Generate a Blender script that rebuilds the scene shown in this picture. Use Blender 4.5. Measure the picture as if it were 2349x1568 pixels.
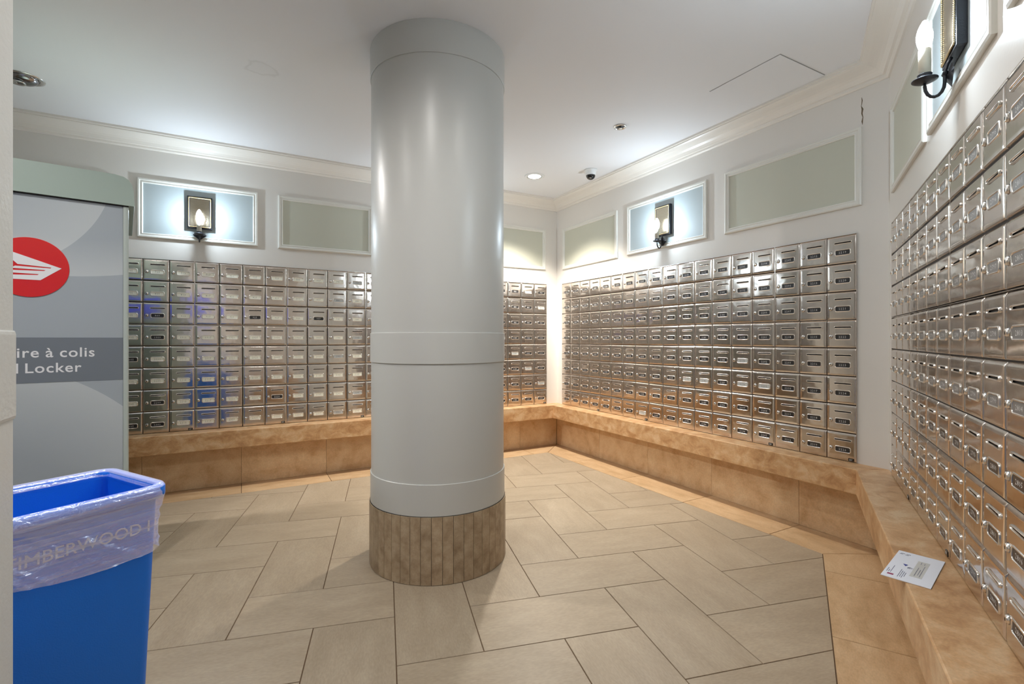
import bpy, bmesh, math, random
from mathutils import Vector, Matrix

# ------------------------------------------------------------------ clear
for o in list(bpy.data.objects):
    bpy.data.objects.remove(o, do_unlink=True)
scene = bpy.context.scene
COL = scene.collection
random.seed(7)

U = 0.1525                      # pitch of one mailbox (6 inches), everything was surveyed in this unit
HC = 7.157 * U                  # eye height of the photographer
CEIL = (7.157 + 9.337) * U      # ceiling height
T = math.radians(28.93)         # heading of the camera

# ------------------------------------------------------------------ camera
cam_d = bpy.data.cameras.new('camera')
cam = bpy.data.objects.new('camera', cam_d)
COL.objects.link(cam)
cam.location = (0, 0, HC)
cam.rotation_euler = (math.pi / 2, 0, -T)
cam_d.sensor_width = 36.0
cam_d.lens = 1120.8 / 2349 * 36.0
cam_d.shift_y = -6.2 / 2349
cam_d.clip_start = 0.02
scene.camera = cam

# ------------------------------------------------------------------ world + exposure
w = bpy.data.worlds.new('world')
scene.world = w
w.use_nodes = True
w.node_tree.nodes['Background'].inputs[0].default_value = (0.75, 0.8, 0.9, 1)
w.node_tree.nodes['Background'].inputs[1].default_value = 0.25
vs = scene.view_settings
vs.view_transform = 'Standard'
vs.look = 'None'
vs.exposure = 0.66
vs.gamma = 1.0
vs.use_curve_mapping = False
scene.cycles.max_bounces = 7
scene.cycles.use_adaptive_sampling = True
scene.cycles.adaptive_threshold = 0.06
scene.cycles.adaptive_min_samples = 16
scene.cycles.diffuse_bounces = 4
scene.cycles.glossy_bounces = 3
scene.cycles.transparent_max_bounces = 8
scene.cycles.sample_clamp_indirect = 6.0
scene.cycles.caustics_reflective = False
scene.cycles.caustics_refractive = False

LAMP_DOWN = 70.0       # watts of each recessed downlight
LAMP_DOWN_COL = (1.0, 0.965, 0.935)
LAMP_SCONCE = 8.0
LAMP_SCONCE_COL = (0.72, 0.87, 1.0)

# ------------------------------------------------------------------ survey
X0 = -3.974 * U                 # mailbox column 0 on the back wall
YA = 27.755 * U                 # face of the back mailboxes
XB = 18.830 * U                 # face of the right mailboxes
GB = 0.618 * U
BC = Vector((18.830 * U, 8.204 * U))
CA = math.radians(-149.343)
CD = Vector((math.cos(CA), math.sin(CA)))
CN = Vector((math.sin(CA), -math.cos(CA)))
GC = 0.760 * U
WO = 0.07 * U                   # the boxes stand this far proud of the walls
ZT = HC + 3.7234 * U
ZB = HC - 4.3444 * U            # top of the stone ledge
DB = 0.894 * U
TB = 0.852 * U
CROWN_D = 0.80 * U
CROWN_H = 0.613 * U
FW = YA + WO                    # wall plane of the back wall
RW = XB + WO
CW = BC - CN * WO               # a point of the near right wall plane

# corner where the B and C planes (at an offset off from door faces) meet
def bc_corner(off):
    # x = XB - off ; dot(p - BC, CN) = off
    x = XB - off
    y = BC.y + (off - (x - BC.x) * CN.x) / CN.y
    return Vector((x, y))

# ------------------------------------------------------------------ materials
MATS = {}
def new_mat(name):
    m = bpy.data.materials.new(name)
    m.use_nodes = True
    nt = m.node_tree
    return m, nt, nt.nodes['Principled BSDF']

def srgb(r, g, b):
    f = lambda c: (c / 255 / 12.92) if c / 255 <= 0.04045 else ((c / 255 + 0.055) / 1.055) ** 2.4
    return (f(r), f(g), f(b), 1.0)

def plain(name, col, rough=0.5, metal=0.0, spec=0.5, bump=0.0, bscale=60, coat=0.0, var=0.0, vscale=3.0):
    m, nt, p = new_mat(name)
    p.inputs['Base Color'].default_value = col
    p.inputs['Roughness'].default_value = rough
    p.inputs['Metallic'].default_value = metal
    p.inputs['Specular IOR Level'].default_value = spec
    if coat:
        p.inputs['Coat Weight'].default_value = coat
        p.inputs['Coat Roughness'].default_value = 0.15
    geo = nt.nodes.new('ShaderNodeNewGeometry')
    if var:
        n = nt.nodes.new('ShaderNodeTexNoise'); n.inputs['Scale'].default_value = vscale
        n.inputs['Detail'].default_value = 4
        nt.links.new(geo.outputs['Position'], n.inputs['Vector'])
        mx = nt.nodes.new('ShaderNodeMix'); mx.data_type = 'RGBA'
        c2 = tuple(c * (1 - var) for c in col[:3]) + (1,)
        mx.inputs['A'].default_value = c2; mx.inputs['B'].default_value = tuple(min(1, c * (1 + var * .6)) for c in col[:3]) + (1,)
        nt.links.new(n.outputs['Fac'], mx.inputs['Factor'])
        nt.links.new(mx.outputs['Result'], p.inputs['Base Color'])
    if bump:
        n2 = nt.nodes.new('ShaderNodeTexNoise'); n2.inputs['Scale'].default_value = bscale
        nt.links.new(geo.outputs['Position'], n2.inputs['Vector'])
        b = nt.nodes.new('ShaderNodeBump'); b.inputs['Strength'].default_value = bump
        b.inputs['Distance'].default_value = 0.004
        nt.links.new(n2.outputs['Fac'], b.inputs['Height'])
        nt.links.new(b.outputs['Normal'], p.inputs['Normal'])
    MATS[name] = m
    return m

def stone(name, c1, c2, c3, scale=5.0, rough=0.35, streak=(1, 1, 1), contrast=(0.35, 0.65), objvar=0.10, distort=0.8, spec=0.4):
    m, nt, p = new_mat(name)
    N, L = nt.nodes, nt.links
    geo = N.new('ShaderNodeNewGeometry')
    tc = N.new('ShaderNodeTexCoord')
    oi = N.new('ShaderNodeObjectInfo')
    mp = N.new('ShaderNodeMapping'); mp.inputs['Scale'].default_value = streak
    add = N.new('ShaderNodeVectorMath'); add.operation = 'ADD'
    mul = N.new('ShaderNodeVectorMath'); mul.operation = 'SCALE'; mul.inputs['Scale'].default_value = 17.0
    cmb = N.new('ShaderNodeCombineXYZ')
    for k in ('X', 'Y', 'Z'):
        L.new(oi.outputs['Random'], cmb.inputs[k])
    L.new(cmb.outputs[0], mul.inputs[0])
    L.new(tc.outputs['Object'], mp.inputs['Vector'])
    L.new(mp.outputs[0], add.inputs[0]); L.new(mul.outputs[0], add.inputs[1])
    n1 = N.new('ShaderNodeTexNoise'); n1.inputs['Scale'].default_value = scale; n1.inputs['Detail'].default_value = 6
    n1.inputs['Roughness'].default_value = 0.62; n1.inputs['Distortion'].default_value = distort
    L.new(add.outputs[0], n1.inputs['Vector'])
    r1 = N.new('ShaderNodeValToRGB')
    e = r1.color_ramp.elements
    e[0].position = contrast[0]; e[0].color = c1
    e[1].position = contrast[1]; e[1].color = c3
    k = r1.color_ramp.elements.new((contrast[0] + contrast[1]) / 2); k.color = c2
    L.new(n1.outputs['Fac'], r1.inputs['Fac'])
    n2 = N.new('ShaderNodeTexNoise'); n2.inputs['Scale'].default_value = scale * 14; n2.inputs['Detail'].default_value = 3
    L.new(add.outputs[0], n2.inputs['Vector'])
    r2 = N.new('ShaderNodeMapRange'); r2.inputs['From Min'].default_value = 0.3; r2.inputs['From Max'].default_value = 0.75
    r2.inputs['To Min'].default_value = 0.90; r2.inputs['To Max'].default_value = 1.07
    L.new(n2.outputs['Fac'], r2.inputs['Value'])
    rv = N.new('ShaderNodeMapRange'); rv.inputs['To Min'].default_value = 1 - objvar; rv.inputs['To Max'].default_value = 1 + objvar
    L.new(oi.outputs['Random'], rv.inputs['Value'])
    mm = N.new('ShaderNodeMath'); mm.operation = 'MULTIPLY'
    L.new(r2.outputs[0], mm.inputs[0]); L.new(rv.outputs[0], mm.inputs[1])
    vm = N.new('ShaderNodeVectorMath'); vm.operation = 'SCALE'
    L.new(r1.outputs['Color'], vm.inputs[0]); L.new(mm.outputs[0], vm.inputs['Scale'])
    L.new(vm.outputs[0], p.inputs['Base Color'])
    p.inputs['Roughness'].default_value = rough
    p.inputs['Specular IOR Level'].default_value = spec
    b = N.new('ShaderNodeBump'); b.inputs['Strength'].default_value = 0.08; b.inputs['Distance'].default_value = 0.002
    L.new(n2.outputs['Fac'], b.inputs['Height']); L.new(b.outputs[0], p.inputs['Normal'])
    MATS[name] = m
    return m

plain('wall_paint', srgb(230, 225, 218), rough=0.30, spec=0.5, bump=0.05, bscale=90, var=0.02)
plain('trim_paint', srgb(236, 230, 221), rough=0.32, spec=0.5, bump=0.03, bscale=60)
plain('frame_paint', srgb(230, 228, 220), rough=0.28)
plain('column_paint', srgb(198, 199, 195), rough=0.34, spec=0.5, bump=0.02, bscale=40)
plain('near_paint', srgb(214, 215, 211), rough=0.45, bump=0.15, bscale=120)
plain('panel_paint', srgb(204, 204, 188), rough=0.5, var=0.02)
plain('panel_bulb_tint', srgb(178, 188, 190), rough=0.5, var=0.02)  # panel paint with the sconce bulbs' cool light put into its colour
plain('hall_paint', srgb(232, 228, 220), rough=0.6)
stone('ledge_stone', srgb(180, 134, 90), srgb(205, 162, 117), srgb(220, 187, 147), scale=11, rough=0.34, streak=(1, 1, 1.4), contrast=(0.34, 0.66), objvar=0.03, distort=0.5)
stone('base_stone', srgb(198, 160, 118), srgb(217, 184, 144), srgb(226, 198, 160), scale=9, rough=0.45, contrast=(0.3, 0.66), objvar=0.05, distort=0.3)
stone('border_stone', srgb(180, 148, 110), srgb(196, 164, 126), srgb(207, 178, 141), scale=6, rough=0.38, streak=(1, 2.2, 1), contrast=(0.3, 0.7), objvar=0.06, distort=0.4)
stone('floor_stone', srgb(160, 144, 122), srgb(168, 152, 130), srgb(176, 161, 139), scale=4, rough=0.38, streak=(1, 3.0, 1), contrast=(0.28, 0.72), objvar=0.035, distort=0.3)
stone('column_stone', srgb(144, 122, 96), srgb(168, 147, 120), srgb(184, 165, 138), scale=16, rough=0.4, contrast=(0.3, 0.66), objvar=0.05, distort=0.2)
plain('grout', srgb(98, 76, 54), rough=0.85)
plain('dark_gap', srgb(26, 22, 20), rough=0.7)
plain('slot_dark', srgb(12, 11, 11), rough=0.6)
plain('card_cream', srgb(250, 248, 232), rough=0.4)
plain('card_ink', srgb(150, 150, 140), rough=0.6)
plain('card_dark', srgb(52, 50, 50), rough=0.3)
plain('card_pale', srgb(190, 192, 190), rough=0.45)
plain('card_grey', srgb(126, 124, 122), rough=0.35)
plain('card_white', srgb(228, 228, 226), rough=0.5)
plain('iron', srgb(34, 36, 44), rough=0.45, spec=0.5, bump=0.2, bscale=300)
plain('gold', (0.78, 0.64, 0.40, 1), rough=0.28, metal=1.0)
plain('gold_mirror', (0.50, 0.45, 0.35, 1), rough=0.26, metal=1.0, bump=0.25, bscale=70)
plain('candle', srgb(222, 216, 198), rough=0.5)
plain('chrome', (0.72, 0.72, 0.72, 1), rough=0.12, metal=1.0)
plain('chrome_dark', (0.28, 0.28, 0.29, 1), rough=0.16, metal=1.0)
plain('white_plastic', srgb(232, 232, 230), rough=0.35)
plain('black_gloss', srgb(14, 14, 16), rough=0.06, spec=0.6)
plain('locker_green', srgb(156, 172, 163), rough=0.35, bump=0.04, bscale=500)
plain('locker_edge', srgb(176, 186, 180), rough=0.4)
plain('locker_band', srgb(112, 120, 128), rough=0.4)
plain('locker_white', srgb(226, 228, 230), rough=0.45)
plain('locker_red', srgb(206, 30, 22), rough=0.3)
plain('bin_blue', srgb(26, 124, 240), rough=0.38, spec=0.4, bump=0.08, bscale=420, var=0.06, vscale=9)
plain('gleam_blue', srgb(96, 110, 255), rough=0.6)  # for the added board and stripe that give the steel a blue reflection
plain('paper', srgb(236, 238, 246), rough=0.6)
plain('paper_window', srgb(212, 212, 208), rough=0.25)
plain('ink_blue', srgb(62, 72, 150), rough=0.6)
plain('ink_grey', srgb(120, 122, 140), rough=0.6)
plain('ink_red', srgb(150, 50, 90), rough=0.6)
plain('crack_dark', srgb(120, 104, 84), rough=0.9)
plain('hatch_gap', srgb(150, 148, 144), rough=0.9)
plain('letter_white', srgb(214, 220, 238), rough=0.4)

def ceiling_mat():
    m = plain('ceiling_paint', srgb(238, 238, 240), rough=0.7, bump=0.03, bscale=120)
    # an old scuffed water mark
    nt = m.node_tree; N, L = nt.nodes, nt.links; p = N['Principled BSDF']
    geo = N.new('ShaderNodeNewGeometry')
    sb = N.new('ShaderNodeVectorMath'); sb.operation = 'SUBTRACT'; sb.inputs[1].default_value = (0.10, 2.88, CEIL)
    L.new(geo.outputs['Position'], sb.inputs[0])
    nz = N.new('ShaderNodeTexNoise'); nz.inputs['Scale'].default_value = 9; nz.inputs['Detail'].default_value = 5
    L.new(geo.outputs['Position'], nz.inputs['Vector'])
    ln = N.new('ShaderNodeVectorMath'); ln.operation = 'LENGTH'; L.new(sb.outputs[0], ln.inputs[0])
    mu = N.new('ShaderNodeMath'); mu.operation = 'MULTIPLY_ADD'; mu.inputs[1].default_value = 0.22; mu.inputs[2].default_value = -0.11
    L.new(nz.outputs['Fac'], mu.inputs[0])
    sm = N.new('ShaderNodeMath'); L.new(ln.outputs['Value'], sm.inputs[0]); L.new(mu.outputs[0], sm.inputs[1])
    rp = N.new('ShaderNodeValToRGB'); e = rp.color_ramp.elements
    e[0].position = 0.055; e[0].color = srgb(236, 236, 238); e[1].position = 0.095; e[1].color = srgb(238, 238, 240)
    k = e.new(0.075); k.color = srgb(228, 228, 229)
    L.new(sm.outputs[0], rp.inputs['Fac']); L.new(rp.outputs['Color'], p.inputs['Base Color'])
    return m
ceiling_mat()

def steel_mat(name, tint, rough, wav):
    m, nt, p = new_mat(name)
    N, L = nt.nodes, nt.links
    p.inputs['Metallic'].default_value = 1.0
    p.inputs['Base Color'].default_value = tint
    p.inputs['Roughness'].default_value = rough
    tc = N.new('ShaderNodeTexCoord'); oi = N.new('ShaderNodeObjectInfo')
    cmb = N.new('ShaderNodeCombineXYZ')
    for k in ('X', 'Y', 'Z'):
        L.new(oi.outputs['Random'], cmb.inputs[k])
    sc = N.new('ShaderNodeVectorMath'); sc.operation = 'SCALE'; sc.inputs['Scale'].default_value = 23.0
    L.new(cmb.outputs[0], sc.inputs[0])
    ad = N.new('ShaderNodeVectorMath'); ad.operation = 'ADD'
    L.new(tc.outputs['Object'], ad.inputs[0]); L.new(sc.outputs[0], ad.inputs[1])
    n = N.new('ShaderNodeTexNoise'); n.inputs['Scale'].default_value = 16; n.inputs['Detail'].default_value = 1.5
    L.new(ad.outputs[0], n.inputs['Vector'])
    b = N.new('ShaderNodeBump'); b.inputs['Strength'].default_value = wav; b.inputs['Distance'].default_value = 0.004
    L.new(n.outputs['Fac'], b.inputs['Height']); L.new(b.outputs[0], p.inputs['Normal'])
    mr = N.new('ShaderNodeMapRange'); mr.inputs['To Min'].default_value = rough * 0.8; mr.inputs['To Max'].default_value = rough * 1.3
    L.new(oi.outputs['Random'], mr.inputs['Value']); L.new(mr.outputs[0], p.inputs['Roughness'])
    MATS[name] = m
steel_mat('steel', (0.71, 0.645, 0.59, 1), 0.14, 0.32)
steel_mat('steel_trim', (0.82, 0.78, 0.73, 1), 0.22, 0.1)

def emit(name, col, strength):
    m, nt, p = new_mat(name)
    p.inputs['Base Color'].default_value = (0.8, 0.8, 0.8, 1)
    p.inputs['Emission Color'].default_value = col + (1,)
    p.inputs['Emission Strength'].default_value = strength
    MATS[name] = m
emit('bulb_glow', (0.92, 0.97, 1.0), 14.0)
emit('lamp_glow', (1.0, 0.95, 0.88), 12.0)

def liner_mat():
    m, nt, p = new_mat('clear_film')
    N, L = nt.nodes, nt.links
    N.remove(p)
    tr = N.new('ShaderNodeBsdfTransparent'); tr.inputs[0].default_value = (0.90, 0.91, 0.96, 1)
    di = N.new('ShaderNodeBsdfDiffuse'); di.inputs[0].default_value = srgb(205, 210, 238)
    gl = N.new('ShaderNodeBsdfGlossy'); gl.inputs['Color'].default_value = (0.34, 0.35, 0.38, 1); gl.inputs['Roughness'].default_value = 0.16
    geo = N.new('ShaderNodeNewGeometry')
    nz = N.new('ShaderNodeTexNoise'); nz.inputs['Scale'].default_value = 34; nz.inputs['Detail'].default_value = 3; nz.inputs['Distortion'].default_value = 1.5
    L.new(geo.outputs['Position'], nz.inputs['Vector'])
    bp = N.new('ShaderNodeBump'); bp.inputs['Strength'].default_value = 0.5; bp.inputs['Distance'].default_value = 0.006
    L.new(nz.outputs['Fac'], bp.inputs['Height']); L.new(bp.outputs[0], gl.inputs['Normal'])
    mx = N.new('ShaderNodeMixShader')
    tc = N.new('ShaderNodeTexCoord')
    mp = N.new('ShaderNodeMapping'); mp.inputs['Rotation'].default_value = (0, math.radians(16), 0); mp.inputs['Scale'].default_value = (2.2, 1.0, 60.0)
    L.new(tc.outputs['Object'], mp.inputs['Vector'])
    ns = N.new('ShaderNodeTexNoise'); ns.inputs['Scale'].default_value = 1.6; ns.inputs['Detail'].default_value = 3.5; ns.inputs['Distortion'].default_value = 0.6
    L.new(mp.outputs[0], ns.inputs['Vector'])
    fr = N.new('ShaderNodeMapRange'); fr.inputs['From Min'].default_value = 0.45; fr.inputs['From Max'].default_value = 0.72
    fr.inputs['To Min'].default_value = 0.20; fr.inputs['To Max'].default_value = 0.62
    L.new(ns.outputs['Fac'], fr.inputs['Value']); L.new(fr.outputs[0], mx.inputs[0])
    b2 = N.new('ShaderNodeBump'); b2.inputs['Strength'].default_value = 0.8; b2.inputs['Distance'].default_value = 0.004
    L.new(ns.outputs['Fac'], b2.inputs['Height']); L.new(bp.outputs[0], b2.inputs['Normal']); L.new(b2.outputs[0], gl.inputs['Normal'])
    L.new(tr.outputs[0], mx.inputs[1]); L.new(di.outputs[0], mx.inputs[2])
    ad = N.new('ShaderNodeAddShader')
    L.new(mx.outputs[0], ad.inputs[0]); L.new(gl.outputs[0], ad.inputs[1])
    L.new(ad.outputs[0], N['Material Output'].inputs['Surface'])
    MATS['clear_film'] = m
liner_mat()

def locker_mat():
    # printed artwork of the side panel: grey with pale sweeping arcs
    m, nt, p = new_mat('locker_print')
    N, L = nt.nodes, nt.links
    tc = N.new('ShaderNodeTexCoord')
    def disc(cx, cz, r, soft):
        s = N.new('ShaderNodeVectorMath'); s.operation = 'SUBTRACT'; s.inputs[1].default_value = (cx, 0, cz)
        L.new(tc.outputs['Object'], s.inputs[0])
        fl = N.new('ShaderNodeVectorMath'); fl.operation = 'MULTIPLY'; fl.inputs[1].default_value = (1, 0, 1)
        L.new(s.outputs[0], fl.inputs[0])
        ln = N.new('ShaderNodeVectorMath'); ln.operation = 'LENGTH'
        L.new(fl.outputs[0], ln.inputs[0])
        mr = N.new('ShaderNodeMapRange'); mr.inputs['From Min'].default_value = r - soft; mr.inputs['From Max'].default_value = r
        mr.inputs['To Min'].default_value = 0.0; mr.inputs['To Max'].default_value = 1.0
        L.new(ln.outputs['Value'], mr.inputs['Value'])
        lt = N.new('ShaderNodeMath'); lt.operation = 'LESS_THAN'; lt.inputs[1].default_value = r
        L.new(ln.outputs['Value'], lt.inputs[0])
        mu = N.new('ShaderNodeMath'); mu.operation = 'MULTIPLY'
        L.new(mr.outputs[0], mu.inputs[0]); L.new(lt.outputs[0], mu.inputs[1])
        return mu.outputs[0]
    outs = [disc(-0.55, 1.84, 0.495, 0.30), disc(-0.25, 2.60, 1.24, 0.16), disc(-0.55, 0.25, 0.757, 0.34)]
    acc = None
    for o in outs:
        if acc is None: acc = o
        else:
            a = N.new('ShaderNodeMath'); a.operation = 'ADD'; L.new(acc, a.inputs[0]); L.new(o, a.inputs[1]); acc = a.outputs[0]
    mx = N.new('ShaderNodeMix'); mx.data_type = 'RGBA'
    mx.inputs['A'].default_value = srgb(158, 167, 173); mx.inputs['B'].default_value = srgb(192, 199, 200)
    mm = N.new('ShaderNodeMath'); mm.operation = 'MULTIPLY'; mm.inputs[1].default_value = 0.75; mm.use_clamp = True
    L.new(acc, mm.inputs[0]); L.new(mm.outputs[0], mx.inputs['Factor'])
    L.new(mx.outputs['Result'], p.inputs['Base Color'])
    p.inputs['Roughness'].default_value = 0.38
    MATS['locker_print'] = m
locker_mat()

# ------------------------------------------------------------------ mesh helpers
class MB:
    def __init__(s):
        s.v = []; s.f = []; s.m = []; s.mats = []; s.smooth = []
    def mi(s, mat):
        if mat not in s.mats: s.mats.append(mat)
        return s.mats.index(mat)
    def add(s, verts, faces, mat, smooth=False):
        b = len(s.v); k = s.mi(mat)
        s.v += [tuple(q) for q in verts]
        for f in faces:
            s.f.append(tuple(b + i for i in f)); s.m.append(k); s.smooth.append(smooth)
    def box(s, x0, x1, y0, y1, z0, z1, mat, bev=0.0):
        if bev <= 0:
            v = [(x0, y0, z0), (x1, y0, z0), (x1, y1, z0), (x0, y1, z0), (x0, y0, z1), (x1, y0, z1), (x1, y1, z1), (x0, y1, z1)]
            f = [(0, 3, 2, 1), (4, 5, 6, 7), (0, 1, 5, 4), (1, 2, 6, 5), (2, 3, 7, 6), (3, 0, 4, 7)]
            s.add(v, f, mat)
        else:
            bm = bmesh.new()
            bmesh.ops.create_cube(bm, size=1)
            for q in bm.verts:
                q.co = Vector(((x0 + x1) / 2 + q.co.x * (x1 - x0), (y0 + y1) / 2 + q.co.y * (y1 - y0), (z0 + z1) / 2 + q.co.z * (z1 - z0)))
            bmesh.ops.bevel(bm, geom=list(bm.edges), offset=bev, segments=2, affect='EDGES', profile=0.6)
            s.addbm(bm, mat)
    def addbm(s, bm, mat, smooth=False):
        bm.verts.index_update()
        s.add([q.co[:] for q in bm.verts], [[q.index for q in f.verts] for f in bm.faces], mat, smooth)
        bm.free()
    def lathe(s, prof, mat, n=32, c=(0, 0, 0), smooth=True, caps=True):
        v = []; f = []
        for r, z in prof:
            for k in range(n):
                a = 2 * math.pi * k / n
                v.append((c[0] + r * math.cos(a), c[1] + r * math.sin(a), c[2] + z))
        for i in range(len(prof) - 1):
            for k in range(n):
                k2 = (k + 1) % n
                f.append((i * n + k, i * n + k2, (i + 1) * n + k2, (i + 1) * n + k))
        if caps:
            f.append(tuple(range(n))[::-1]); f.append(tuple((len(prof) - 1) * n + k for k in range(n)))
        s.add(v, f, mat, smooth)
    def tube(s, pts, r, mat, n=8, smooth=True):
        pts = [Vector(p) for p in pts]; v = []; f = []
        up = Vector((0, 0, 1))
        rr = r if isinstance(r, (list, tuple)) else [r] * len(pts)
        for i, p in enumerate(pts):
            d = (pts[min(i + 1, len(pts) - 1)] - pts[max(i - 1, 0)]).normalized()
            a = d.cross(up)
            if a.length < 1e-3: a = d.cross(Vector((1, 0, 0)))
            a.normalize(); b = d.cross(a)
            for k in range(n):
                t = 2 * math.pi * k / n
                v.append(p + (a * math.cos(t) + b * math.sin(t)) * rr[i])
        for i in range(len(pts) - 1):
            for k in range(n):
                k2 = (k + 1) % n
                f.append((i * n + k, i * n + k2, (i + 1) * n + k2, (i + 1) * n + k))
        f.append(tuple(range(n))[::-1]); f.append(tuple((len(pts) - 1) * n + k for k in range(n)))
        s.add(v, f, mat, smooth)
    def prism(s, poly, z0, z1, mat):
        n = len(poly)
        v = [(p[0], p[1], z0) for p in poly] + [(p[0], p[1], z1) for p in poly]
        f = [tuple(range(n))[::-1], tuple(range(n, 2 * n))] + [(i, (i + 1) % n, n + (i + 1) % n, n + i) for i in range(n)]
        s.add(v, f, mat)
    def mesh(s, name):
        me = bpy.data.meshes.new(name)
        me.from_pydata(s.v, [], s.f)
        for k in s.mats: me.materials.append(MATS[k])
        me.polygons.foreach_set('material_index', s.m)
        me.polygons.foreach_set('use_smooth', s.smooth)
        bm = bmesh.new(); bm.from_mesh(me)
        bmesh.ops.recalc_face_normals(bm, faces=bm.faces)
        bm.to_mesh(me); bm.free()
        me.update()
        return me
    def build(s, name, parent=None, loc=None, rz=None):
        return link(name, s.mesh(name), parent, loc, rz)

def link(name, data, parent=None, loc=None, rz=None, rot=None):
    o = bpy.data.objects.new(name, data)
    COL.objects.link(o)
    if parent is not None: o.parent = parent
    if loc is not None: o.location = loc
    if rz is not None: o.rotation_euler = (0, 0, rz)
    if rot is not None: o.rotation_euler = rot
    return o

def thing(name, label, cat, loc=(0, 0, 0), rz=0.0, group=None):
    o = link(name, None, None, loc, rz)
    o.empty_display_size = 0.05
    o['label'] = label; o['category'] = cat
    if group: o['group'] = group
    return o

def tag(o, label, cat, group=None):
    o['label'] = label; o['category'] = cat
    if group: o['group'] = group
    return o

def struct(o):
    o['kind'] = 'structure'
    return o

def copy_tree(o, parent=None):
    c = o.copy(); COL.objects.link(c)
    if parent is not None: c.parent = parent
    for ch in o.children: copy_tree(ch, c)
    return c

FONT_CACHE = {}
def text_verts(txt, size, space=1.0, res=2, extrude=0.0, bold=0.0):
    key = (txt, res, space, extrude, bold)
    if key not in FONT_CACHE:
        cu = bpy.data.curves.new('txt', 'FONT')
        cu.body = txt; cu.size = 1.0; cu.resolution_u = res; cu.space_character = space
        cu.extrude = extrude; cu.offset = bold
        ob = bpy.data.objects.new('txt', cu)
        COL.objects.link(ob)
        dg = bpy.context.evaluated_depsgraph_get()
        me = bpy.data.meshes.new_from_object(ob.evaluated_get(dg))
        vs_ = [tuple(v.co) for v in me.vertices]; fs = [tuple(p.vertices) for p in me.polygons]
        bpy.data.objects.remove(ob, do_unlink=True)
        bpy.data.curves.remove(cu)
        bpy.data.meshes.remove(me)
        FONT_CACHE[key] = (vs_, fs)
    vs_, fs = FONT_CACHE[key]
    return [(x * size, y * size, z * size) for x, y, z in vs_], fs

DIGITS = {ch: text_verts(ch, 1.0, res=1) for ch in '0123456789'}
WORDS = {q: text_verts(q, 0.0570, space=1.10, res=4, bold=0.012) for q in ('Armoire', 'à', 'colis', 'Parcel', 'Locker')}
TXT_BIN = text_verts('TIMBERWOOD I', 1.0, space=1.0, res=3, extrude=0.03)

# ================================================================== STRUCTURE
# room outline (metres), floor at z = 0
XL = -3.05                                      # left end of the room
NW_X, NW_Y = -0.287, 0.958                      # outside corner of the near left wall
CEND = CW + CD * (22.0 * U)                     # end of the near right wall, behind the photographer
HALL_Y = -2.4
HALL_X = 2.4
bcw = bc_corner(-WO)

def wall_box(name, p, d, length, nrm_out, thick=0.12, z0=0.0, z1=CEIL, mat='wall_paint'):
    """wall slab whose room face runs from p along d; thickness goes to nrm_out"""
    p = Vector(p); d = Vector(d).normalized(); n = Vector(nrm_out).normalized()
    a, b = p, p + d * length
    mb = MB(); mb.prism([a, b, b + n * thick, a + n * thick], z0, z1, mat)
    return struct(mb.build(name))

# floor slab (grout bed)
mb = MB(); mb.box(XL - 0.1, RW + 0.1, HALL_Y - 0.1, FW + 0.1, -0.12, -0.0025, 'grout')
floor = struct(mb.build('floor'))
# ceiling
mb = MB(); mb.box(XL - 0.1, RW + 0.1, HALL_Y - 0.1, FW + 0.1, CEIL, CEIL + 0.12, 'ceiling_paint')
ceiling = struct(mb.build('ceiling'))
wall_back = wall_box('wall_back', (XL, FW), (1, 0), RW - XL + 0.12, (0, 1))
wall_right = wall_box('wall_right', (RW, FW), (0, -1), FW - bcw.y, (1, 0))
wall_side = wall_box('wall_near_right', bcw, CD, 22.0 * U, -CN)
mb = MB(); mb.box(XL - 0.1, XL, NW_Y - 0.1, FW, 0, CEIL, 'hall_paint'); struct(mb.build('wall_left'))
# near left wall: runs beside the photographer and turns the corner behind the blue bin
mb = MB()
mb.prism([(NW_X, HALL_Y), (NW_X, NW_Y), (XL, NW_Y), (XL, NW_Y - 0.14), (NW_X - 0.14, NW_Y - 0.14), (NW_X - 0.14, HALL_Y)], 0, CEIL, 'near_paint')
wall_near = struct(mb.build('wall_near_left'))
mb = MB(); mb.box(NW_X - 0.14, HALL_X, HALL_Y - 0.1, HALL_Y, 0, CEIL, 'hall_paint'); struct(mb.build('wall_rear'))
mb = MB(); mb.box(HALL_X, HALL_X + 0.1, HALL_Y - 0.1, 0.95, 0, CEIL, 'hall_paint'); struct(mb.build('wall_hall'))

# chair rail on the near left wall, wrapping its corner
def profile_run(name, path, prof, mat, closed=False):
    """sweep profile (off, z) along plan path; off is measured to the left-hand normal of the path, mitred"""
    pts = [Vector(p) for p in path]; n = len(pts); v = []; f = []
    for i, p in enumerate(pts):
        if closed or 0 < i < n - 1:
            d1 = (p - pts[i - 1]).normalized(); d2 = (pts[(i + 1) % n] - p).normalized()
        elif i == 0:
            d1 = d2 = (pts[1] - p).normalized()
        else:
            d1 = d2 = (p - pts[i - 1]).normalized()
        n1 = Vector((-d1.y, d1.x)); n2 = Vector((-d2.y, d2.x))
        m = (n1 + n2); m = m / max(1e-6, m.dot(n1))
        for off, z in prof:
            q = p + m * off; v.append((q.x, q.y, z))
    k = len(prof)
    segs = n if closed else n - 1
    for i in range(segs):
        j = (i + 1) % n
        for a in range(k):
            b = (a + 1) % k
            f.append((i * k + a, j * k + a, j * k + b, i * k + b))
    if not closed:
        f.append(tuple(range(k))); f.append(tuple((n - 1) * k + a for a in range(k))[::-1])
    mb = MB(); mb.add(v, f, mat)
    return mb.build(name)

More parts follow.
